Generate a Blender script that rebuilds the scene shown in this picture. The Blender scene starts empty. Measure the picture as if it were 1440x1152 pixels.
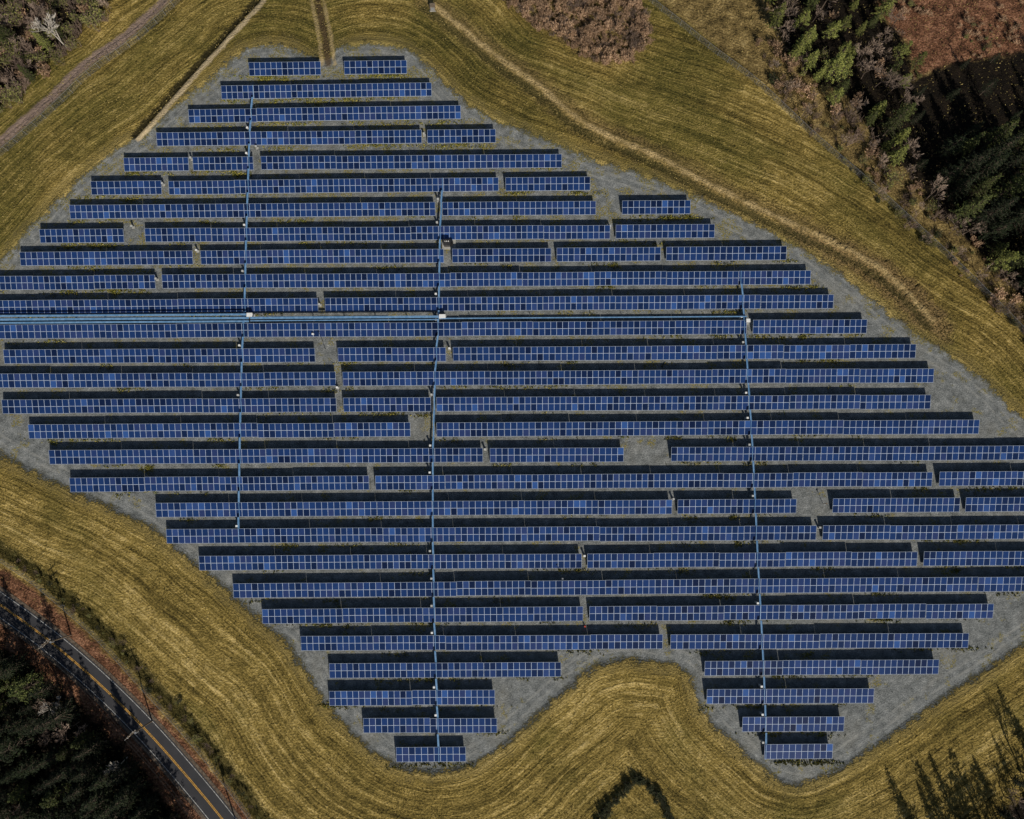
import bpy, math, random
import numpy as np
from mathutils import Matrix, Vector, Euler
random.seed(7); rng=np.random.default_rng(7)
scene=bpy.context.scene
COL=scene.collection
# ------------------------------------------------------------------ survey frame
H=165.0; FPX=1000.0; TILT=math.radians(6.5); ROLL=math.radians(-0.6)
RM=Matrix.Rotation(TILT,3,'X')@Matrix.Rotation(ROLL,3,'Z')
def g(px,py,z=0.0):
    """survey (aerial-photo) reading -> site coordinates in metres at height z"""
    d=RM@Vector(((px-720)/FPX,-(py-576)/FPX,-1.0))
    t=(z-H)/d.z
    return np.array((d.x*t,d.y*t))
def gp(pts,z=0.0): return np.array([g(a,b,z) for a,b in pts])
def chaikin(P,n=2,closed=False):
    P=np.array(P,float)
    for _ in range(n):
        if closed:
            Q=np.roll(P,-1,axis=0)
            P=np.stack([P*.75+Q*.25,P*.25+Q*.75],1).reshape(-1,2)
        else:
            A=P[:-1];B=P[1:]
            M=np.stack([A*.75+B*.25,A*.25+B*.75],1).reshape(-1,2)
            P=np.vstack([P[:1],M,P[-1:]])
    return P
def dist_poly(X,Y,P,closed=False):
    D=np.full(X.shape,1e9)
    n=len(P)
    for i in range(n if closed else n-1):
        a=P[i];b=P[(i+1)%n];ab=b-a;L=ab@ab+1e-12
        t=np.clip(((X-a[0])*ab[0]+(Y-a[1])*ab[1])/L,0,1)
        D=np.minimum(D,(X-a[0]-t*ab[0])**2+(Y-a[1]-t*ab[1])**2)
    return np.sqrt(D)
def inside(X,Y,P):
    r=np.zeros(X.shape,bool);n=len(P)
    for i in range(n):
        x1,y1=P[i];x2,y2=P[(i+1)%n]
        if y1==y2: continue
        c=((y1>Y)!=(y2>Y))&(X<(x2-x1)*(Y-y1)/(y2-y1)+x1)
        r^=c
    return r
def sdist(X,Y,P):
    d=dist_poly(X,Y,P,True)
    return np.where(inside(X,Y,P),-d,d)

# ------------------------------------------------------------------ layout data
gravel=chaikin(gp([(-90,395),(-10,385),(22,342),(60,303),(115,250),(170,205),(215,180),(262,135),(300,108),(345,66),(400,62),(455,90),(480,62),(572,62),(620,112),(660,150),(720,180),(790,205),(840,228),(900,245),(970,272),(1040,305),(1115,342),(1180,384),(1235,430),(1290,472),(1345,505),(1395,545),(1435,590),(1520,640),(1620,740),(1560,840),(1440,905),(1395,938),(1330,978),(1260,1030),(1190,1078),(1130,1106),(1105,1102),(1072,1082),(1042,1052),(1005,1022),(982,992),(976,958),(958,938),(925,932),(880,926),(842,934),(808,958),(770,992),(720,1040),(665,1080),(600,1088),(545,1075),(500,1035),(458,992),(432,945),(400,900),(360,868),(318,828),(268,788),(212,742),(155,712),(100,690),(55,668),(0,640),(-70,590)]),2,True)
ridge=chaikin(gp([(600,0),(655,45),(705,85),(760,122),(800,160),(850,190),(920,218),(1000,262),(1080,300),(1150,332),(1225,368),(1270,405),(1310,450)]),2)
roughR=chaikin(gp([(1090,312),(1170,335),(1240,365),(1300,405),(1345,455),(1335,490),(1290,462),(1240,415),(1180,372),(1110,335)]),2,True)
trackA=chaikin(gp([(420,-60),(372,0),(330,45),(280,100),(235,150),(195,195)]),1)
trackB=chaikin(gp([(438,-60),(446,0),(455,40),(462,90)]),1)
pinkpath=chaikin(gp([(290,-60),(232,0),(180,50),(120,88),(70,140),(0,200),(-80,260)]),2)
ditch=chaikin(gp([(-80,720),(0,772),(55,808),(105,850),(155,895),(205,952),(255,1006),(300,1058),(350,1122),(400,1200)]),2)
roadc=chaikin(gp([(-420,560),(-220,700),(-100,778),(0,850),(60,893),(112,936),(162,982),(212,1033),(262,1090),(312,1150),(360,1215),(440,1340),(560,1560)]),2)
fenceR=chaikin(gp([(870,-40),(915,5),(955,35),(1000,72),(1060,115),(1105,158),(1155,205),(1215,255),(1275,310),(1345,375),(1440,470),(1500,540)]),1)
forestA=gp([(1055,-120),(1070,0),(1095,70),(1140,120),(1190,150),(1235,215),(1290,270),(1330,320),(1390,380),(1450,450),(1700,700),(1900,300),(1800,-250)])
blackA=gp([(1285,110),(1335,90),(1500,60),(1700,60),(1700,420),(1450,420),(1380,350),(1310,290),(1270,210)])  # ground darkened in colour where the tall pines' shadow falls
pinesouth=gp([(1300,215),(1400,205),(1600,190),(1700,200),(1700,470),(1480,450),(1400,365),(1330,300)])
redA=gp([(1225,-60),(1235,20),(1275,60),(1285,112),(1335,92),(1450,75),(1700,70),(1700,-90)])
forestB=gp([(-300,700),(-60,875),(0,908),(50,936),(104,980),(156,1030),(208,1088),(258,1156),(318,1285),(-100,1500),(-500,1300)])
forestC=gp([(-200,-120),(215,-60),(180,0),(150,28),(100,75),(50,125),(0,170),(-80,235),(-260,240)])
brushD=chaikin(gp([(690,-60),(712,0),(738,26),(790,58),(835,90),(880,92),(908,66),(915,25),(885,-10),(850,-60)]),1,True)
scrub=gp([(905,-60),(925,0),(1000,60),(1060,105),(1160,200),(1230,258),(1300,320),(1370,385),(1460,480),(1700,700),(1900,200),(1500,-200)])
forestE=gp([(1395,1150),(1450,1080),(1560,1020),(1700,1100),(1600,1400),(1230,1400),(1290,1190)])
verge=gp([(-260,640),(-60,765),(0,798),(50,828),(100,872),(150,918),(200,972),(248,1026),(295,1078),(340,1135),(400,1225),(330,1330),(260,1200),(205,1118),(152,1060),(100,1005),(48,962),(0,930),(-120,850),(-300,740)])

# ------------------------------------------------------------------ node helpers
class NT:
    def __init__(s,name):
        s.m=bpy.data.materials.new(name); s.m.use_nodes=True
        s.t=s.m.node_tree; s.t.nodes.clear()
        s.out=s.t.nodes.new('ShaderNodeOutputMaterial')
        s.b=s.t.nodes.new('ShaderNodeBsdfPrincipled')
        s.t.links.new(s.b.outputs[0],s.out.inputs[0])
    def n(s,typ,**kw):
        nd=s.t.nodes.new(typ)
        for k,v in kw.items(): setattr(nd,k,v)
        return nd
    def set(s,sock,v):
        if isinstance(v,bpy.types.NodeSocket): s.t.links.new(v,sock)
        else: sock.default_value=v
    def math(s,op,a,b=0.0,c=None):
        nd=s.n('ShaderNodeMath',operation=op); s.set(nd.inputs[0],a); s.set(nd.inputs[1],b)
        if c is not None: s.set(nd.inputs[2],c)
        return nd.outputs[0]
    def attr(s,name):
        nd=s.n('ShaderNodeAttribute'); nd.attribute_name=name; return nd.outputs['Fac']
    def pos(s):
        return s.n('ShaderNodeNewGeometry').outputs['Position']
    def noise(s,vec,scale,detail=3,rough=.55,dist=0):
        nd=s.n('ShaderNodeTexNoise'); s.set(nd.inputs['Vector'],vec)
        nd.inputs['Scale'].default_value=scale; nd.inputs['Detail'].default_value=detail
        nd.inputs['Roughness'].default_value=rough; nd.inputs['Distortion'].default_value=dist
        return nd.outputs['Fac']
    def ramp(s,fac,stops):
        nd=s.n('ShaderNodeValToRGB'); s.set(nd.inputs[0],fac)
        e=nd.color_ramp.elements
        while len(e)<len(stops): e.new(0.5)
        for i,(p,c) in enumerate(stops):
            e[i].position=p; e[i].color=(c[0],c[1],c[2],1)
        return nd.outputs[0]
    def mr(s,v,a,b,c=0.0,d=1.0,smooth=True):
        nd=s.n('ShaderNodeMapRange'); nd.clamp=True
        if smooth: nd.interpolation_type='SMOOTHSTEP'
        s.set(nd.inputs[0],v)
        for i,x in enumerate((a,b,c,d)): nd.inputs[i+1].default_value=x
        return nd.outputs[0]
    def mix(s,f,a,b,mode='MIX'):
        nd=s.n('ShaderNodeMix',data_type='RGBA',blend_type=mode)
        s.set(nd.inputs[0],f)
        s.set(nd.inputs[6],a if isinstance(a,bpy.types.NodeSocket) else (*a,1))
        s.set(nd.inputs[7],b if isinstance(b,bpy.types.NodeSocket) else (*b,1))
        return nd.outputs[2]
    def comb(s,x,y,z):
        nd=s.n('ShaderNodeCombineXYZ'); s.set(nd.inputs[0],x);s.set(nd.inputs[1],y);s.set(nd.inputs[2],z)
        return nd.outputs[0]
    def bump(s,h,strength,dist):
        nd=s.n('ShaderNodeBump'); s.set(nd.inputs['Height'],h)
        nd.inputs['Strength'].default_value=strength; nd.inputs['Distance'].default_value=dist
        s.t.links.new(nd.outputs[0],s.b.inputs['Normal'])
    def fin(s,col,rough=.8,metal=0.0,spec=.3):
        s.set(s.b.inputs['Base Color'],col if isinstance(col,bpy.types.NodeSocket) else (*col,1))
        s.set(s.b.inputs['Roughness'],rough); s.b.inputs['Metallic'].default_value=metal
        s.b.inputs['Specular IOR Level'].default_value=spec
        return s.m

def simple(name,c1,c2,scale=3.0,rough=.7,metal=0.0,spec=.3,rand=0.0):
    t=NT(name); f=t.noise(t.pos(),scale,3)
    col=t.mix(t.mr(f,.3,.7),c1,c2)
    return t.fin(col,rough,metal,spec)

# ------------------------------------------------------------------ ground material
t=NT('ground_soil_and_grass'); P=t.pos()
sep=t.n('ShaderNodeSeparateXYZ'); t.set(sep.inputs[0],P); X,Y=sep.outputs[0],sep.outputs[1]
sg=t.attr('sg')
nA=t.noise(P,.035,2); nB=t.noise(P,.35,3,.6); nC=t.noise(P,2.2,3,.75); nD=t.noise(P,.12,2)
warp=t.math('MULTIPLY_ADD',nA,4.0,t.math('MULTIPLY_ADD',nD,.6,sg))
sv=t.comb(t.math('MULTIPLY',warp,1.7),t.math('MULTIPLY',X,.05),t.math('MULTIPLY',Y,.05))
streak=t.noise(sv,1.0,4,.75)
sv2=t.comb(t.math('MULTIPLY',warp,.24),t.math('MULTIPLY',X,.015),t.math('MULTIPLY',Y,.015))
band=t.noise(sv2,1.0,2,.5)
wheel=t.math('SINE',t.math('MULTIPLY',warp,2.9))
gv=t.math('ADD',t.math('MULTIPLY',streak,.44),t.math('ADD',t.math('MULTIPLY',nB,.18),t.math('MULTIPLY',nC,.38)))
gv=t.math('ADD',gv,t.math('MULTIPLY_ADD',band,.24,-.12))
gv=t.math('ADD',gv,t.math('MULTIPLY',t.math('MULTIPLY',wheel,.022),t.mr(nB,.4,.6)))
dry=t.ramp(gv,[(.38,(.060,.046,.013)),(.46,(.175,.130,.034)),(.53,(.330,.240,.068)),(.63,(.66,.50,.20))])
grn=t.ramp(gv,[(.38,(.028,.029,.009)),(.47,(.100,.087,.021)),(.56,(.215,.170,.044)),(.66,(.46,.35,.13))])
gsel=t.math('ADD',t.math('ADD',nA,t.math('MULTIPLY_ADD',band,.4,-.2)),t.mr(Y,-60,110,-.12,.05))
grass=t.mix(t.mr(gsel,.38,.64),dry,grn)
# gravel
nG=t.noise(P,3.2,4,.85); nG2=t.noise(P,.5,3,.65)
gr=t.ramp(t.math('ADD',t.math('MULTIPLY',nG,.6),t.math('MULTIPLY',nG2,.4)),[(.38,(.070,.076,.075)),(.49,(.158,.168,.166)),(.56,(.215,.225,.222)),(.66,(.38,.39,.38))])
north=t.mr(Y,0,75)
weedf=t.math('ADD',t.noise(P,.22,3,.65),t.math('MULTIPLY',north,.07))
weedm=t.math('MULTIPLY',t.mr(weedf,.56,.64),t.mr(nC,.45,.55))
gr=t.mix(t.math('MULTIPLY',weedm,.9),gr,t.mix(t.mr(nG,.35,.65),(.05,.06,.012),(.34,.27,.07)))
gr=t.mix(t.math('MULTIPLY',t.mr(nD,.5,.68),.22),gr,(.25,.235,.19))
trk=t.math('ABSOLUTE',t.math('ADD',t.math('MULTIPLY_ADD',nD,1.5,sg),2.2)); trk=t.math('ABSOLUTE',t.math('ADD',trk,-.85))
gr=t.mix(t.math('MULTIPLY',t.mr(trk,.45,.1),t.mr(nB,.4,.6,.1,.5)),gr,(.30,.30,.28))
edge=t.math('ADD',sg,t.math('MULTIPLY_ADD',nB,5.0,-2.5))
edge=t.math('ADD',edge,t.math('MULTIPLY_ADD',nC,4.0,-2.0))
col=t.mix(t.mr(edge,-.3,.4),gr,grass)
rim=t.math('MULTIPLY',t.mr(edge,.2,1.0),t.mr(edge,3.2,1.2))
col=t.mix(t.math('MULTIPLY',rim,.4),col,(.32,.25,.10))
rim_shade=t.math('MULTIPLY',t.mr(edge,-1.0,-.2),t.mr(edge,.9,.1))
col=t.mix(t.math('MULTIPLY',rim_shade,.6),col,(.055,.052,.022))  # painted shadow line of the grass edge on the gravel
def band_mask(name,w0,w1,amp):
    d=t.attr(name); d=t.math('ADD',d,t.math('MULTIPLY_ADD',nB,2*amp,-amp)); d=t.math('ADD',d,t.math('MULTIPLY_ADD',nC,2*amp,-amp))
    return t.mr(d,w1,w0)
tan=t.mix(t.mr(nC,.35,.65),(.19,.14,.055),(.66,.49,.24))
brn=t.mix(t.mr(nC,.38,.62),(.05,.038,.015),(.36,.24,.11))
col=t.mix(t.math('MULTIPLY',band_mask('rough',-1.5,1.5,2.5),.75),col,brn)
col=t.mix(t.math('MULTIPLY',band_mask('dr',1.6,4.5,2.2),.45),col,brn)
col=t.mix(t.math('MULTIPLY',band_mask('dr',.2,1.1,1.2),t.mr(nD,.2,.45)),col,tan)
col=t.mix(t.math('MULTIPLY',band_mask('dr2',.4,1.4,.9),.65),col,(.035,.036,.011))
col=t.mix(t.math('MULTIPLY',band_mask('dta',.4,1.0,.6),.95),col,t.mix(nC,(.25,.2,.11),(.75,.60,.38)))
col=t.mix(t.math('MULTIPLY',band_mask('dta2',.5,1.2,.5),.9),col,(.018,.016,.007))  # ditch beside the track, its shadow painted in near-black
col=t.mix(t.math('MULTIPLY',band_mask('dtb',.5,1.3,.6),.85),col,t.mix(nC,(.035,.025,.016),(.13,.085,.045)))
col=t.mix(t.math('MULTIPLY',band_mask('dtb2',.2,.7,.5),.7),col,(.42,.32,.16))
sc=t.math('ADD',t.attr('ss'),t.math('MULTIPLY_ADD',nB,5,-2.5))
fn=t.math('ADD',t.math('MULTIPLY',nB,.45),t.math('MULTIPLY',nC,.55))
scc=t.ramp(fn,[(.38,(.035,.028,.011)),(.48,(.17,.120,.045)),(.55,(.27,.195,.075)),(.64,(.50,.37,.16))])
col=t.mix(t.mr(sc,1,-1),col,scc)
rd=t.math('ADD',t.attr('sr'),t.math('MULTIPLY_ADD',nB,4,-2))
rdc=t.ramp(fn,[(.38,(.03,.017,.011)),(.5,(.17,.078,.042)),(.62,(.42,.22,.13))])
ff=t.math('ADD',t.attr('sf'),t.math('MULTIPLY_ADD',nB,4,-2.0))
ffc=t.ramp(fn,[(.40,(.006,.005,.004)),(.58,(.018,.013,.008)),(.72,(.05,.03,.018))])  # near-black forest floor, tree shade put into the colour
col=t.mix(t.mr(rd,1,-1),col,rdc)
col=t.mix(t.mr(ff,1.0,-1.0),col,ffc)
col=t.mix(t.math('MULTIPLY',band_mask('dd',.8,2.6,1.2),.85),col,t.mix(nC,(.015,.019,.006),(.08,.07,.02)))  # long ditch grass, with its shade put into the dark olive
col=t.mix(band_mask('dp',.7,1.6,.6),col,t.mix(nC,(.10,.07,.055),(.48,.36,.29)))
hh=t.math('ADD',t.math('MULTIPLY',t.math('ADD',t.math('MULTIPLY',streak,.8),nC),t.mr(sg,-1.0,1.0,.15,1.0)),t.math('MULTIPLY',nG,.2))
t.bump(hh,1.0,.7)
M_ground=t.fin(col,.95,0,.1)

# ------------------------------------------------------------------ ground mesh
def axis(lo,hi,step,far):
    a=list(np.arange(lo,hi+1e-6,step)); s=step; v=lo
    L=[]
    while v>-far: s*=1.22; v-=s; L.append(v)
    a=L[::-1]+a; s=step; v=hi
    while v<far: s*=1.22; v+=s; a.append(v)
    return np.array(a)
ax=axis(-155,155,.55,2500); ay=axis(-90,140,.55,2500)
GX,GY=np.meshgrid(ax,ay); nx,ny=len(ax),len(ay)
x=GX.ravel(); y=GY.ravel()
A={}
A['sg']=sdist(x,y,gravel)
A['rough']=sdist(x,y,roughR)
A['dr']=dist_poly(x,y,ridge)
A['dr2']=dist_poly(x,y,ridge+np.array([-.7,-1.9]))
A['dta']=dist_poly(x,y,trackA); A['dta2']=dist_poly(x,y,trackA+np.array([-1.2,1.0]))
A['dtb']=dist_poly(x,y,trackB)
A['dtb2']=np.minimum(dist_poly(x,y,trackB+np.array([1.5,0])),dist_poly(x,y,trackB+np.array([-1.5,0])))
A['dp']=dist_poly(x,y,pinkpath)
A['dd']=dist_poly(x,y,ditch)
A['ss']=np.minimum(sdist(x,y,scrub),sdist(x,y,brushD))
A['sr']=np.minimum(sdist(x,y,redA),sdist(x,y,verge))
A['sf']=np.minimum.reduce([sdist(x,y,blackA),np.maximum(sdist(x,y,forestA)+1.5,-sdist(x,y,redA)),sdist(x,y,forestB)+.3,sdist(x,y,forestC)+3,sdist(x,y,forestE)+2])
droad=dist_poly(x,y,roadc)
out=np.clip((A['sg']-1)/4,0,1)*np.clip((droad-5)/4,0,1)
z=(.12*np.sin(x*.31+np.sin(y*.23)*1.5)*np.sin(y*.37+1.3*np.sin(x*.17))+.07*np.sin(x*1.1+y*.6)*np.sin(y*1.3-x*.4))*out
z+= (.45*np.exp(-(A['dr']/1.3)**2)-.25*np.exp(-(A['dr2']/1.0)**2))
z+= -.6*np.exp(-(A['dta2']/.8)**2)+.15*np.exp(-(A['dta']/.7)**2)
z+= (-.7*np.exp(-(A['dd']/1.3)**2))*np.clip((droad-4.5)/1.5,0,1)
z+= -.3*np.exp(-(A['dtb']/.7)**2)*np.clip(A['sg']/2+.5,0,1)
z+= rng.normal(0,.06,z.shape)*out*(1+2*(A['rough']<0))
me=bpy.data.meshes.new('ground')
ii=np.arange((nx-1)*(ny-1)); r=ii//(nx-1); c=ii%(nx-1); v0=r*nx+c
F=np.stack([v0,v0+1,v0+1+nx,v0+nx],1)
me.vertices.add(nx*ny); me.vertices.foreach_set('co',np.stack([x,y,z],1).ravel())
me.loops.add(F.size); me.loops.foreach_set('vertex_index',F.ravel().astype(np.int32))
me.polygons.add(len(F)); me.polygons.foreach_set('loop_start',(np.arange(len(F))*4).astype(np.int32))
me.update(calc_edges=True)
me.polygons.foreach_set('use_smooth',np.ones(len(F),bool))
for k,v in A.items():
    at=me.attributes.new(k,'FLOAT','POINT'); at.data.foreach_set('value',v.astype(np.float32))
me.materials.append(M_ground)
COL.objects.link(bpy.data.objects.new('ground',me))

# ------------------------------------------------------------------ mesh builder
class MB:
    def __init__(s): s.v=[];s.f=[];s.m=[];s.a=[]
    def quad(s,a,b,c,d,m=0,val=0.0):
        n=len(s.v); s.v+= [tuple(a),tuple(b),tuple(c),tuple(d)]; s.f.append((n,n+1,n+2,n+3)); s.m.append(m); s.a.append(val)
    def box8(s,P,m=0):
        n=len(s.v); s.v+=[tuple(p) for p in P]
        for q in ((0,3,2,1),(4,5,6,7),(0,1,5,4),(1,2,6,5),(2,3,7,6),(3,0,4,7)):
            s.f.append(tuple(n+i for i in q)); s.m.append(m); s.a.append(0.0)
    def box(s,c,sz,m=0,u=(1,0)):
        u=np.array(u,float); w=np.array((-u[1],u[0])); hx,hy,hz=sz[0]/2,sz[1]/2,sz[2]/2
        P=[]
        for dz in (-hz,hz):
            for sx,sy in ((-1,-1),(1,-1),(1,1),(-1,1)):
                q=np.array(c[:2])+u*hx*sx+w*hy*sy; P.append((q[0],q[1],c[2]+dz))
        s.box8(P,m)
    def beam(s,a,b,w,h,m=0):
        a=Vector(a);b=Vector(b);d=(b-a).normalized()
        up=Vector((0,0,1)) if abs(d.z)<.95 else Vector((0,1,0))
        sd=d.cross(up).normalized()*w/2; u=sd.cross(d).normalized()*h/2
        s.box8([a-sd-u,a+sd-u,a+sd+u,a-sd+u,b-sd-u,b+sd-u,b+sd+u,b-sd+u],m)
    def cone(s,a,b,r0,r1,m=0,n=5):
        a=Vector(a);b=Vector(b);d=(b-a); 
        if d.length<1e-5: return
        d.normalize(); up=Vector((0,0,1)) if abs(d.z)<.9 else Vector((1,0,0))
        p=d.cross(up).normalized(); q=d.cross(p); k=len(s.v)
        for i in range(n):
            an=2*math.pi*i/n; s.v.append(tuple(a+(p*math.cos(an)+q*math.sin(an))*r0))
        for i in range(n):
            an=2*math.pi*i/n; s.v.append(tuple(b+(p*math.cos(an)+q*math.sin(an))*r1))
        for i in range(n):
            j=(i+1)%n; s.f.append((k+i,k+j,k+n+j,k+n+i)); s.m.append(m); s.a.append(0.0)
        s.f.append(tuple(k+n+i for i in range(n))); s.m.append(m); s.a.append(0.0)
    def mesh(s,name,mats,attr=None):
        me=bpy.data.meshes.new(name); me.from_pydata(s.v,[],s.f)
        for m in mats: me.materials.append(m)
        me.polygons.foreach_set('material_index',s.m)
        if attr:
            at=me.attributes.new(attr,'FLOAT','FACE'); at.data.foreach_set('value',s.a)
        me.update(); return me
    def obj(s,name,mats,attr=None,parent=None):
        o=bpy.data.objects.new(name,s.mesh(name,mats,attr)); COL.objects.link(o)
        if parent: o.parent=parent
        return o

# ------------------------------------------------------------------ materials
t=NT('photovoltaic_glass'); vv=t.attr('cell')
c=t.ramp(vv,[(0,(.004,.011,.042)),(.3,(.008,.024,.086)),(.6,(.012,.039,.142)),(.85,(.024,.040,.125)),(1,(.030,.085,.27))])
c=t.mix(t.math('MULTIPLY',t.noise(t.pos(),1.6,2),.35),c,(.007,.012,.038))
M_glass=t.fin(c,.09,0,.36)
M_alu=simple('aluminium_frame',(.24,.29,.39),(.38,.45,.56),4,.6,0,.15)
M_galv=simple('galvanised_steel',(.25,.26,.28),(.4,.41,.42),6,.5,.6)
M_tray=simple('blue_grey_tray_paint',(.09,.21,.38),(.17,.31,.50),1.2,.5)
M_white=simple('white_enclosure_paint',(.68,.69,.68),(.8,.8,.78),3,.5)
M_grey=simple('grey_enclosure_paint',(.38,.39,.38),(.5,.5,.48),3,.5)
M_concrete=simple('concrete',(.26,.26,.24),(.4,.39,.36),2,.9)
M_black=simple('dark_plastic',(.02,.02,.022),(.05,.05,.05),5,.6)
M_red=simple('red_paint',(.4,.05,.03),(.5,.08,.05),5,.5)
M_wood=simple('weathered_wood',(.10,.075,.05),(.2,.16,.12),6,.85)

# ------------------------------------------------------------------ solar rows
ZL,ZH=.50,1.30
ROWS=[ (97,94,[(350,451),(484,572)],350,572),
 (130,126,[(311,607)],311,607),(163,158,[(265,648)],265,648),
 (196,191,[(220,593),(601,697)],220,697),
 (231,226,[(174,265),(271,356),(367,790)],174,790),
 (265,258,[(128,227),(237,701),(711,830)],128,830),
 (298,291,[(98,612),(622,838),(875,971)],98,971),
 (332,325,[(56,174),(204,858),(866,1005)],56,1005),
 (364,356,[(28,271),(282,624),(636,775),(783,929),(937,1106)],28,1106),
 (398,390,[(-40,218),(228,1140)],0,1140),
 (432,424,[(-45,447),(457,1172)],0,1172),
 (467,459,[(-52,1050),(1059,1219)],0,1219),
 (502,494,[(5,443),(475,627),(637,1288)],5,1288),
 (536,528,[(-30,472),(482,1313)],0,1313),
 (572,565,[(3,473),(483,606),(614,1309)],3,1309),
 (607,600,[(40,577),(614,1377)],40,1377),
 (643,637,[(69,679),(689,877),(944,1500)],69,1440),
 (682,673,[(98,519),(528,1311),(1321,1540)],98,1440),
 (718,709,[(219,945),(953,1120),(1171,1350),(1358,1545)],219,1440),
 (754,748,[(234,1148),(1157,1535)],234,1440),
 (792,785,[(280,818),(826,1290),(1299,1520)],280,1440),
 (831,821,[(328,1480)],328,1440),
 (867,859,[(369,820),(829,1397)],369,1397),
 (905,901,[(423,932),(943,1362)],423,1362),
 (944,938,[(463,789),(991,1320)],463,1320),
 (982,979,[(463,696),(994,1229)],463,1229),
 (1021,1018,[(511,699),(1044,1187)],511,1187),
 (1062,1057,[(557,655),(1075,1171)],557,1171)]
def row_y(i,px):
    a,b,_,x0,x1=ROWS[i]; return a+(b-a)*(px-x0)/(x1-x0)
def depth(i): return 3.0+.38*i/27
for i,(ya,yb,segs,_,_) in enumerate(ROWS):
    D=depth(i)
    for (x0,x1) in segs:
        a=g(x0,row_y(i,x0),.92); b=g(x1,row_y(i,x1),.92)
        L=np.linalg.norm(b-a); u=(b-a)/L; n=np.array((-u[1],u[0]))
        mb=MB()
        ntab=max(1,round(L/16.5)); tl=L/ntab
        for k in range(ntab):
            s0=k*tl+(.03 if k else 0); s1=(k+1)*tl-(.03 if k<ntab-1 else 0)
            dz=random.uniform(-.05,.05); dn=random.uniform(-.07,.07); dt=random.uniform(-.04,.04)
            toneshift=random.uniform(-.12,.12)
            def pt(s,w,h=0.0):   # w: 0 low edge .. 1 high edge
                q=a+u*s+n*((w-.5)*D+dn)
                return (q[0],q[1],ZL+dz+(ZH-ZL+dt)*w+h)
            mb.box8([pt(s0,0,-.05),pt(s1,0,-.05),pt(s1,1,-.05),pt(s0,1,-.05),pt(s0,0),pt(s1,0),pt(s1,1),pt(s0,1)],1)
            nc=max(2,round((s1-s0)/1.36)); cw=(s1-s0)/nc
            for c_ in range(nc):
                for (w0,w1) in ((.015,.485),(.515,.985)):
                    e=.048
                    mb.quad(pt(s0+c_*cw+e,w0,.006),pt(s0+(c_+1)*cw-e,w0,.006),pt(s0+(c_+1)*cw-e,w1,.006),pt(s0+c_*cw+e,w1,.006),0,min(1,max(0,random.gauss(.48,.24)+toneshift)))
            npst=max(2,round((s1-s0)/4.0)+1)
            for p in range(npst):
                s=s0+.4+(s1-s0-.8)*p/(npst-1)
                for w in (.22,.80):
                    top=pt(s,w,-.12); mb.box((top[0],top[1],top[2]/2-.1),(.11,.11,top[2]+.2),2,u)
                mb.beam(pt(s,.03,-.10),pt(s,.97,-.10),.08,.09,2)
                q0=pt(s,.22,-.4); q1=pt(s,.72,-.14); mb.beam(q0,q1,.05,.05,2)
            for w in (.22,.5,.80):
                mb.beam(pt(s0+.02,w,-.075),pt(s1-.02,w,-.075),.06,.045,2)
        mb.obj('solar_panel_row',[M_glass,M_alu,M_galv],'cell')

# ------------------------------------------------------------------ cable trays north-south
LINES=[[(357,112),(352,180),(347,330),(345,420),(341,500),(338,620),(336,745)],
       [(623,238),(619,330),(617,450),(612,530),(609,640),(609,760),(611,870),(614,960),(617,1050)],
       [(1040,368),(1046,450),(1052,545),(1057,620),(1061,700),(1065,790),(1070,880),(1074,960),(1077,1040)]]
def lx(line,py): return float(np.interp(py,[p[1] for p in line],[p[0] for p in line]))
for line in LINES:
    mb=MB(); y0,y1=line[0][1],line[-1][1]
    idx=[i for i in range(len(ROWS)) if y0-10<row_y(i,lx(line,row_y(i,600)))<y1+22]
    pts=[]
    for i in idx:
        px=lx(line,row_y(i,700)); q=g(px,row_y(i,px),.92); pts.append((q,i,px))
    for k,(q,i,px) in enumerate(pts):
        D=depth(i)
        has=any(s0<=px<=s1 for s0,s1 in ROWS[i][2])
        if has:
            a=(q[0],q[1]-D/2,ZL+.10); b=(q[0],q[1]+D/2,ZH+.10); mb.beam(a,b,.10,.05,0)
        elif k<len(pts)-1:
            mb.beam((q[0],q[1]-D/2,1.2),(q[0],q[1]+D/2,1.2),.32,.12,0)
        if k<len(pts)-1:
            r_=pts[k+1][0]
            A_=np.array((q[0],q[1]-D/2-.03)); B_=np.array((r_[0],r_[1]+D/2+.02))
            zt=1.24
            mb.beam((A_[0],A_[1],zt),(B_[0],B_[1],zt),.36,.10,0)
            mb.beam((A_[0]-.19,A_[1],zt+.05),(B_[0]-.19,B_[1],zt+.05),.03,.16,0)
            mb.beam((A_[0]+.19,A_[1],zt+.05),(B_[0]+.19,B_[1],zt+.05),.03,.16,0)
            M_=(A_+B_)/2
            mb.box((M_[0],M_[1],.58),(.1,.1,1.18),1)
    mb.obj('cable_tray',[M_tray,M_galv])
mb=MB()
def ew(x0,x1,dy,w,z=1.7):
    N=max(2,int((x1-x0)/40)); P_=[g(x0+(x1-x0)*k/N,row_y(11,x0+(x1-x0)*k/N)+dy,z) for k in range(N+1)]
    for k in range(N):
        mb.beam((*P_[k],z),(*P_[k+1],z),w,.12,0)
        mb.box((P_[k][0],P_[k][1],z/2-.04),(.1,.1,z-.1),1)
ew(-60,350,-22.5,.42,1.54); ew(-60,350,-17.5,.5,1.50); ew(-60,350,-12.8,.40,1.56)
ew(352,617,-17.5,.50,1.54); ew(352,617,-13.5,.22,1.52)
ew(619,1050,-15,.24,1.54)
mb.obj('feeder_cable_tray',[M_tray,M_galv])

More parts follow.
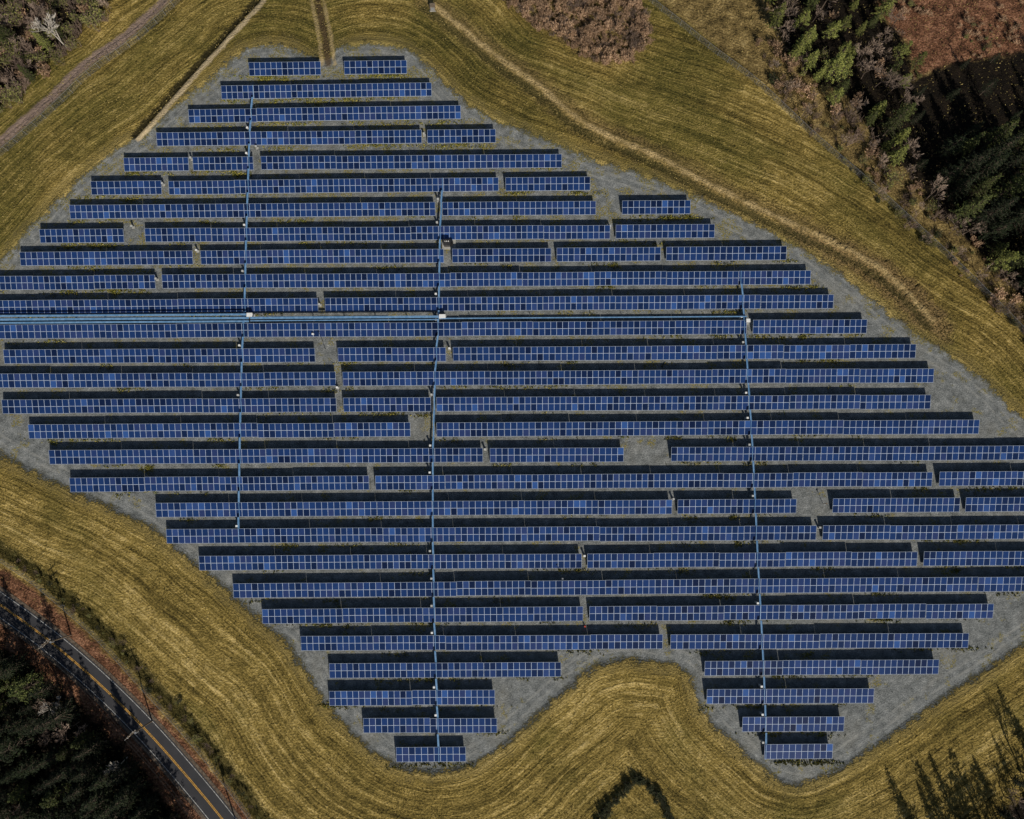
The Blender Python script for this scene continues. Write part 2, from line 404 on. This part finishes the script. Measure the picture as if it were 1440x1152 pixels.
def cabinet(name,px,py,sx=1.1,sy=.8,h=1.3,body=None):
    q=g(px,py,h); mb=MB()
    mb.box((q[0],q[1],.06),(sx+.3,sy+.3,.12),1)
    mb.box((q[0],q[1],.12+h/2),(sx,sy,h),0)
    mb.box((q[0],q[1],.12+h+.04),(sx+.12,sy+.12,.07),0)
    mb.box((q[0],q[1]-sy/2-.02,.12+h/2),(sx*.8,.03,h*.8),2)
    mb.box((q[0]+sx*.3,q[1]-sy/2-.05,.12+h/2),(.06,.04,.3),2)
    for k in range(4): mb.box((q[0]-sx/2-.015,q[1],.12+h*.5+k*.1),(.02,sy*.6,.04),2)
    return mb.obj(name,[body or M_white,M_concrete,M_galv])
cabinet('inverter_cabinet',351,443,1.2,.8,1.6); cabinet('inverter_cabinet',622,445,1.4,.8,1.6)
cabinet('inverter_cabinet',1052,451,.8,.7,1.6)
for line in LINES:
    for i in range(len(ROWS)):
        px=lx(line,row_y(i,700)); py=row_y(i,px)
        if not(line[0][1]<py<line[-1][1]+25): continue
        if random.random()<.5:
            cabinet('combiner_box',px-4+random.uniform(-1,1),py-14+random.uniform(-1,1),.36,.3,1.3,random.choice((M_white,M_grey)))
for px,py in ((185,318),(268,222),(228,258),(276,352),(219,392),(449,428),(682,632),(822,782),(947,702),(474,545),(858,318),(596,188),(440,470),(1153,742),(360,206),(632,490)):
    cabinet('combiner_box',px,py,.36,.3,.9,random.choice((M_white,M_grey)))
q=g(631,342,1); mb=MB()
mb.box((q[0],q[1],.1),(3.2,2.4,.2),1); mb.box((q[0]-.4,q[1],.9),(1.5,1.3,1.4),0); mb.box((q[0]-.4,q[1],1.64),(1.7,1.5,.08),0)
for k in range(6): mb.box((q[0]+.5+k*.1,q[1],.85),(.03,1.0,1.0),0)
for k in range(3): mb.cone((q[0]-.8+k*.4,q[1]+.2,1.68),(q[0]-.8+k*.4,q[1]+.2,2.1),.09,.05,2,8)
mb.obj('pad_mounted_transformer',[M_black,M_concrete,M_white])
def marker(name,px,py,h,mat,r=.07):
    q=g(px,py,0); mb=MB(); mb.cone((q[0],q[1],-.1),(q[0],q[1],h),r,r*.8,0,8); mb.box((q[0],q[1],h+.05),(.35,.3,.12),0)
    mb.obj(name,[mat])
marker('marker_post',790,812,2.6,M_galv); marker('marker_post',822,880,1.0,M_red,.16); marker('weather_sensor_mast',458,492,3.5,M_galv)
marker('marker_post',1157,708,2.0,M_wood)
cabinet('gate_control_box',608,8,1.2,1.0,1.4,M_wood)

# ------------------------------------------------------------------ road
def offset(P_,d):
    T=np.gradient(P_,axis=0); T/=np.linalg.norm(T,axis=1)[:,None]
    return P_+np.stack([-T[:,1],T[:,0]],1)*d
def ribbon(name,P_,d0,d1,z,mat,parent=None):
    A_=offset(P_,d0);B_=offset(P_,d1); mb=MB()
    for k in range(len(P_)-1):
        mb.quad((*A_[k],z),(*A_[k+1],z),(*B_[k+1],z),(*B_[k],z),0)
    return mb.obj(name,[mat],parent=parent)
t=NT('asphalt'); nn=t.noise(t.pos(),.35,3); n2=t.noise(t.pos(),9,3)
M_asph=t.fin(t.mix(t.math('ADD',t.math('MULTIPLY',nn,.6),t.math('MULTIPLY',n2,.4)),(.015,.016,.019),(.052,.052,.058)),.85)
t=NT('yellow_road_paint'); M_yel=t.fin(t.mix(t.mr(t.noise(t.pos(),3,3),.35,.6),(.30,.17,.03),(.62,.33,.05)),.6)
t=NT('white_road_paint'); M_wht=t.fin(t.mix(t.mr(t.noise(t.pos(),3,3),.35,.6),(.20,.20,.19),(.50,.50,.48)),.6)
road=ribbon('road',roadc,-2.6,2.6,.06,M_asph)
ribbon('gravel_shoulder',roadc,-3.3,3.3,.05,simple('shoulder_gravel',(.05,.035,.025),(.14,.11,.08),2,.9),parent=road)
ribbon('centre_line_1',roadc,.06,.20,.066,M_yel,parent=road); ribbon('centre_line_2',roadc,-.20,-.06,.066,M_yel,parent=road)
ribbon('edge_line_1',roadc,2.2,2.32,.066,M_wht,parent=road); ribbon('edge_line_2',roadc,-2.32,-2.2,.066,M_wht,parent=road)

def pole(px,py,h=10.0):
    q=g(px,py,0); mb=MB()
    mb.cone((q[0],q[1],-.3),(q[0],q[1],h),.17,.11,0,8)
    u=np.array((.68,.73))
    for zz in (h-.5,h-1.5):
        a=q-u*1.2;b=q+u*1.2; mb.beam((*a,zz),(*b,zz),.12,.12,0)
        for s in (-1,-.5,.5,1):
            c_=q+u*1.1*s; mb.cone((*c_,zz+.06),(*c_,zz+.3),.06,.04,1,6)
    mb.cone((q[0]+.35,q[1],h-3.2),(q[0]+.35,q[1],h-2.2),.25,.25,2,10)
    mb.obj('utility_pole',[M_wood,M_white,M_galv]); return q,h
PL=[pole(-70,750),pole(100,893),pole(214,1014),pole(335,1165)]
mb=MB()
for k in range(len(PL)-1):
    for off in (-1.1,-.55,.55,1.1):
        a=PL[k][0]+np.array((.68,.73))*off; b=PL[k+1][0]+np.array((.68,.73))*off
        prev=None
        for j in range(13):
            s=j/12; zz=9.75-1.0*4*s*(1-s); p=a+(b-a)*s; cur=(p[0],p[1],zz)
            if prev: mb.beam(prev,cur,.025,.025,0)
            prev=cur
mb.obj('overhead_power_line',[M_black])

# ------------------------------------------------------------------ fences
def resample(P_,step):
    seg=np.linalg.norm(np.diff(P_,axis=0),axis=1); s=np.r_[0,np.cumsum(seg)]; q=np.arange(0,s[-1],step)
    return np.stack([np.interp(q,s,P_[:,0]),np.interp(q,s,P_[:,1])],1)
def fence(P_,h=2.1):
    Q=resample(P_,3.0); mb=MB()
    for k in range(len(Q)):
        mb.cone((*Q[k],-.2),(*Q[k],h),.05,.045,0,6)
        if k<len(Q)-1:
            mb.beam((*Q[k],h-.03),(*Q[k+1],h-.03),.045,.045,0)
            for zz in np.arange(.15,h-.1,.28): mb.beam((*Q[k],zz),(*Q[k+1],zz),.012,.012,0)
            for j in range(1,10):
                p=Q[k]+(Q[k+1]-Q[k])*j/10; r_=Q[k]+(Q[k+1]-Q[k])*(j+ (1 if j%2 else -1))/10
                mb.beam((*p,.05),(*r_,h-.05),.012,.012,0)
    mb.obj('chain_link_fence',[M_galv])
fence(fenceR); fence(offset(pinkpath,3.2)); fence(offset(ditch,-1.6),1.8)

# ------------------------------------------------------------------ vegetation meshes
def leafmat(name,a,b,rand=.35):
    t=NT(name)
    oi=t.n('ShaderNodeObjectInfo').outputs['Random']
    v=t.attr('cell')
    col=t.mix(v,a,b)
    k=t.math('MULTIPLY_ADD',oi,2*rand,1-rand)
    col=t.mix(1.0,col,t.comb(k,k,k),'MULTIPLY')
    return t.fin(col,.75,0,.2)
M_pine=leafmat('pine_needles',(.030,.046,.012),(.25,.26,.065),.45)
M_pinem=leafmat('shaded_pine_needles',(.010,.017,.006),(.095,.110,.030),.5)  # darker copy of the pine needles, shade put into the colour
M_pined=leafmat('dark_pine_needles',(.004,.008,.004),(.024,.034,.012))  # darkest needles, for stands in shadow; shade painted into the colour
M_bark=simple('bark',(.05,.035,.025),(.12,.09,.07),5,.9)
M_twig=leafmat('grey_twigs',(.16,.115,.090),(.38,.29,.225),.3)
M_pale=leafmat('pale_twigs',(.34,.31,.27),(.5,.46,.41),.1)
M_rtwig=leafmat('russet_twigs',(.18,.105,.06),(.56,.38,.24),.35)
M_olive=leafmat('olive_leaves',(.05,.065,.018),(.25,.24,.07),.35)
M_olived=leafmat('dark_shrub_leaves',(.012,.018,.007),(.05,.06,.02),.2)
M_weed=leafmat('weed_leaves',(.08,.11,.018),(.38,.32,.07),.2)
def clump(mb,c,r,n,s,m,flat=.6):
    for _ in range(n):
        d=Vector((random.gauss(0,1),random.gauss(0,1),random.gauss(0,1)*flat)).normalized()*r*random.random()**.4
        p=Vector(c)+d
        e=Vector((random.gauss(0,1),random.gauss(0,1),random.gauss(0,.5))).normalized()*s*random.uniform(.6,1.3)
        f=e.cross(Vector((random.gauss(0,.5),random.gauss(0,.5),1))).normalized()*s*random.uniform(.25,.6)
        mb.quad(p-e,p-f,p+e,p+f,m,random.random())
def pine(h,R,white=False):
    mb=MB(); lean=Vector((random.uniform(-.4,.4),random.uniform(-.4,.4),0))
    mb.cone((0,0,-.3),lean*.5+Vector((0,0,h*.5)),.03*h*.6,.012*h,0,7); mb.cone(lean*.5+Vector((0,0,h*.5)),lean+Vector((0,0,h)),.012*h,.02,0,6)
    z=h*.18
    while z<h*.97:
        f=z/h; rr=R*((1-f)**.75)*(1.0 if f>.3 else .6+f*1.3)+.15
        nb=random.randint(5,7) if white else random.randint(7,9)
        a0=random.random()*6.28
        for i in range(nb):
            if random.random()<(.28 if white else .15): continue
            an=a0+6.28*i/nb+random.uniform(-.25,.25); L=rr*random.uniform(.5,1.25)
            dr=Vector((math.cos(an),math.sin(an),0)); b0=lean*f+Vector((0,0,z)); b1=b0+dr*L+Vector((0,0,L*(.25 if white else -.12)))
            mb.cone(b0,b1,.05+.01*L,.015,0,3)
            if white:
                for s in (.55,.8,1.0): clump(mb,b0.lerp(b1,s)+Vector((0,0,.15)),.2*L*.9+.15,11,.22,1,.45)
            else:
                ns=max(3,int(L/.30))
                for j in range(ns):
                    s=.2+.8*(j+1)/ns; clump(mb,b0.lerp(b1,s),.14+.22*L*(1.1-s)*.6,5,.21,1,.4)
        z+=h*(.062 if white else .048)*random.uniform(.8,1.2)
    clump(mb,lean+Vector((0,0,h)),.25,8,.25,1,1.2)
    return mb
def bare(h,spread=.5,depth=4,tw=.035):
    mb=MB()
    def rec(p,d,L,r,dep):
        e=p+d*L; mb.cone(p,e,r,r*.65,0 if dep>2 else 1,5 if dep>2 else 3); rv=random.random()
        for q in range(4): mb.a[-1-q]=rv
        if dep==0: return
        for _ in range(3 if dep>1 else 4):
            ax=Vector((random.gauss(0,1),random.gauss(0,1),random.gauss(0,.5)))
            nd=(d+ax*spread+Vector((0,0,.12))).normalized()
            rec(p.lerp(e,random.uniform(.55,1.0)),nd,L*random.uniform(.55,.85),max(tw,r*.58),dep-1)
    rec(Vector((0,0,-.2)),Vector((random.gauss(0,.08),random.gauss(0,.08),1)).normalized(),h*.33,h*.016+.04,depth)
    return mb
def shrub(h,leafy=True):
    mb=MB(); cx=[Vector((random.gauss(0,.5),random.gauss(0,.5),0))*h*.5 for _ in range(4)]
    for _ in range(34):
        an=random.random()*6.28; tl=random.uniform(.1,.9); c0=random.choice(cx)
        d=Vector((math.cos(an)*tl,math.sin(an)*tl,1.0)).normalized(); e=c0+d*h*random.uniform(.5,1.1)
        mb.cone((c0.x+d.x*.1,c0.y+d.y*.1,-.1),e,.035,.018,0,3)
        for _ in range(3):
            s=random.uniform(.4,.9); q=c0.lerp(e,s); k=Vector((random.gauss(0,.3),random.gauss(0,.3),.35))*h*.5
            mb.cone(q,q+k,.025,.015,0,3)
            if leafy: clump(mb,q+k*.8,.22*h*.6,4,.13,1,.8)
    return mb
pb=[pine(h,R,w) for h,R,w in ((11,3.0,False),(14,3.6,False),(13,3.9,True),(10,3.3,True),(8,2.4,False),(12,4.0,True))]
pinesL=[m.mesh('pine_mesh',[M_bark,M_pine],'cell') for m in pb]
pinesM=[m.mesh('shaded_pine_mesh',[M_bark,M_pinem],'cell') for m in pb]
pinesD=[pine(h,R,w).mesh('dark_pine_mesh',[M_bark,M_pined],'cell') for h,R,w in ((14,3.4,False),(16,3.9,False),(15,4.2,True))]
bares=[bare(h,.55,5,.03).mesh('bare_tree_mesh',[M_bark,M_twig],'cell') for h in (9,11,8)]
palem=bare(10,.55,5,.045).mesh('pale_tree_mesh',[M_pale,M_pale],'cell')
shr_r=[shrub(h).mesh('russet_shrub_mesh',[M_rtwig,M_rtwig],'cell') for h in (1.7,2.3,2.0)]
shr_g=[shrub(h).mesh('olive_shrub_mesh',[M_twig,M_olive],'cell') for h in (1.6,2.4)]
shr_d=[shrub(h).mesh('dark_shrub_mesh',[M_bark,M_olived],'cell') for h in (1.8,)]
shr_t=[shrub(h,False).mesh('twiggy_shrub_mesh',[M_twig,M_twig],'cell') for h in (2.0,2.8)]
def sample(poly,mind,n,excl=()):
    lo=poly.min(0);hi=poly.max(0); lo=np.maximum(lo,(-185,-125)); hi=np.minimum(hi,(185,175)); pts=[]; cand=rng.uniform(lo,hi,(n,2))
    ok=inside(cand[:,0],cand[:,1],poly)
    for e in excl: ok&=~inside(cand[:,0],cand[:,1],e)
    cand=cand[ok]; grid={}
    for p in cand:
        k=(int(p[0]//mind),int(p[1]//mind)); bad=False
        for i in (-1,0,1):
            for j in (-1,0,1):
                for q in grid.get((k[0]+i,k[1]+j),()):
                    if (q[0]-p[0])**2+(q[1]-p[1])**2<mind*mind: bad=True
        if not bad: grid.setdefault(k,[]).append(p); pts.append(p)
    return pts
def empty(name):
    e=bpy.data.objects.new(name,None); COL.objects.link(e); return e
def plant(name,me,p,s=1.0,parent=None):
    o=bpy.data.objects.new(name,me); o.location=(p[0],p[1],0); o.rotation_euler=(random.uniform(-.04,.04),random.uniform(-.04,.04),random.random()*6.28)
    k=s*random.uniform(.7,1.25); o.scale=(k,k,k*random.uniform(.9,1.1)); COL.objects.link(o)
    if parent: o.parent=parent
    return o
W=empty('woodland')
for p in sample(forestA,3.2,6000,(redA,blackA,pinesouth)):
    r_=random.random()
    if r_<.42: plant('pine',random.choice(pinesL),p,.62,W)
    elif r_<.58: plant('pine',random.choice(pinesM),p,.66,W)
    elif r_<.86: plant('bare_tree',random.choice(bares),p,.72,W)
    else: plant('shrub',random.choice(shr_r+shr_g),p,1.2,W)
W=empty('dark_pine_stand')
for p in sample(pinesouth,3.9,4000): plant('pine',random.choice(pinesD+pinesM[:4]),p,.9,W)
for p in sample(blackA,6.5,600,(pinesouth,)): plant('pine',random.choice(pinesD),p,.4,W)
W=empty('roadside_pine_forest')
for p in sample(forestB,3.0,8000):
    r_=random.random()
    plant('pine',random.choice(pinesD) if r_<.80 else (random.choice(bares) if r_<.9 else random.choice(pinesM)),p,.78,W)
W=empty('corner_woodland')
for p in sample(forestC,2.0,5000):
    r_=random.random()
    if r_<.42: plant('shrub',random.choice(shr_g),p,1.5,W)
    elif r_<.70: plant('shrub',random.choice(shr_r+shr_t+shr_t),p,1.3,W)
    elif r_<.90: plant('bare_tree',random.choice(bares),p,.55,W)
    else: plant('pine',random.choice(pinesM+pinesL),p,.45,W)
W=empty('brush_thicket')
for p in sample(brushD,1.1,7000): plant('shrub',random.choice(shr_r+shr_t[:1]),p,random.choice((.5,.8,1.05)),W)
W=empty('clearing_brush')
for p in sample(redA,1.4,7000):
    if math.sin(p[0]*.21+2*math.sin(p[1]*.13))+math.sin(p[1]*.3+p[0]*.1)+random.gauss(0,.5)>.7:
        plant('shrub',random.choice(shr_r+shr_r+shr_g),p,random.choice((.35,.5,.8)),W)
W=empty('scrub_edge')
band=gp([(1065,60),(1100,60),(1160,130),(1250,225),(1320,300),(1400,375),(1480,440),(1480,520),(1400,440),(1310,350),(1230,280),(1150,200),(1090,130)])
for p in sample(band,1.7,5000):
    if random.random()<.75: plant('shrub',random.choice(shr_r+shr_t+shr_t+shr_g+shr_d),p,random.choice((.4,.7,1.2)),W)
for p in sample(band,6,700): plant('bare_tree',random.choice(bares),p,.5,W)
W=empty('corner_pine_stand')
for p in sample(forestE,3.6,4000): plant('pine',random.choice(pinesD) if random.random()<.65 else random.choice(bares),p,.62,W)
plant('bare_deciduous_tree',palem,g(75,48,5),1.0)
plant('bare_deciduous_tree',palem,g(150,1085,8),.8); plant('bare_deciduous_tree',palem,g(60,1010,8),.7)
for px,py in ((1345,1120),(1372,1135),(1400,1100),(1422,1060),(1440,1015),(1325,1150),(1300,1165)):
    plant('pine_tree',random.choice(pinesD[:2]),g(px,py+35,0),.55)
for px,py in ((1360,1150),(1388,1120),(1412,1085),(1435,1050),(1310,1160)):
    plant('bare_deciduous_tree',random.choice(bares),g(px,py+35,0),.9)
for px,py in ((1095,20),(1130,60),(1175,95),(1210,60),(1180,130),(1240,150)):
    plant('pine_tree',random.choice(pinesL),g(px,py,5),.75)
W=empty('ditch_brush')
for p in resample(ditch,1.1):
    if abs(p[0])<170 and p[1]>-110 and random.random()<.75: plant('shrub',random.choice(shr_g+shr_t+shr_d),p+rng.normal(0,.8,2),random.choice((.25,.4,.55)),W)
W=empty('shadow_v_shrubs')  # dark shrub rows added as stand-in for a V-shaped shadow
for P_ in (gp([(838,1160),(862,1128),(895,1094)]),gp([(897,1092),(925,1120),(952,1165)])):
    for p in resample(P_,.7): plant('shrub',shr_d[0],p+rng.normal(0,.2,2),.7,W)

# ------------------------------------------------------------------ tufts
def tufts(name,P_,size,n,mat,h):
    N=len(P_); M=N*n
    c=np.repeat(P_,n,0)+rng.normal(0,size*.6,(M,2)); an=rng.uniform(0,6.28,M); w=size*rng.uniform(.3,.8,M)
    hh=h*rng.uniform(.5,1.3,M); ln=rng.normal(0,size*.5,(M,2))
    dx=np.cos(an)*w;dy=np.sin(an)*w
    V=np.empty((M,3,3)); V[:,0]=np.stack([c[:,0]-dx,c[:,1]-dy,np.full(M,-.03)],1); V[:,1]=np.stack([c[:,0]+dx,c[:,1]+dy,np.full(M,-.03)],1)
    V[:,2]=np.stack([c[:,0]+ln[:,0],c[:,1]+ln[:,1],hh],1)
    me=bpy.data.meshes.new(name); me.vertices.add(M*3); me.vertices.foreach_set('co',V.ravel())
    me.loops.add(M*3); me.loops.foreach_set('vertex_index',np.arange(M*3,dtype=np.int32))
    me.polygons.add(M); me.polygons.foreach_set('loop_start',(np.arange(M)*3).astype(np.int32)); me.update(calc_edges=True)
    at=me.attributes.new('cell','FLOAT','FACE'); at.data.foreach_set('value',rng.random(M).astype(np.float32))
    me.materials.append(mat); COL.objects.link(bpy.data.objects.new(name,me))
cen=[]
for _ in range(360):
    i=random.randrange(0,len(ROWS)); s=random.choice(ROWS[i][2]); px=random.uniform(*s); py=row_y(i,px)+random.uniform(10,17)
    c_=g(px,py,0); k=random.randint(3,30)
    cen.append(c_+rng.normal(0,1,(k,2))*np.array([random.uniform(.6,3.2),.28]))
tufts('weeds',np.vstack(cen),.24,5,M_weed,.3)
c_=rng.uniform((-150,-88),(150,138),(80000,2))
sd=sdist(c_[:,0],c_[:,1],gravel); keep=(sd>.3)&(dist_poly(c_[:,0],c_[:,1],roadc)>4.5)
M_dryg=leafmat('dry_grass_blades',(.10,.085,.025),(.52,.40,.15),.1)
tufts('grass_tufts',c_[keep],.15,2,M_dryg,.22)

# ------------------------------------------------------------------ light, sky, camera
EL=math.radians(31); AZ=math.radians(160)
sv=Vector((math.sin(AZ)*math.cos(EL),math.cos(AZ)*math.cos(EL),math.sin(EL)))
ld=bpy.data.lights.new('sun','SUN'); ld.energy=5.0; ld.angle=math.radians(.5); ld.color=(1,.93,.82)
lo=bpy.data.objects.new('sun',ld); lo.rotation_euler=sv.to_track_quat('Z','Y').to_euler(); lo.location=(0,0,100); COL.objects.link(lo)
w=bpy.data.worlds.new('World'); scene.world=w; w.use_nodes=True; nt=w.node_tree
sky=nt.nodes.new('ShaderNodeTexSky'); sky.sky_type='NISHITA'; sky.sun_disc=False; sky.sun_elevation=EL; sky.sun_rotation=AZ
bg=nt.nodes['Background']; bg.inputs[1].default_value=.05; nt.links.new(sky.outputs[0],bg.inputs[0])
cd=bpy.data.cameras.new('camera'); cd.sensor_width=36; cd.lens=36*FPX/1440; cd.clip_end=6000; cd.clip_start=1
co=bpy.data.objects.new('camera',cd); co.matrix_world=Matrix.Translation((0,0,H))@RM.to_4x4(); COL.objects.link(co)
scene.camera=co
scene.view_settings.view_transform='Standard'; scene.view_settings.look='None'; scene.view_settings.exposure=0
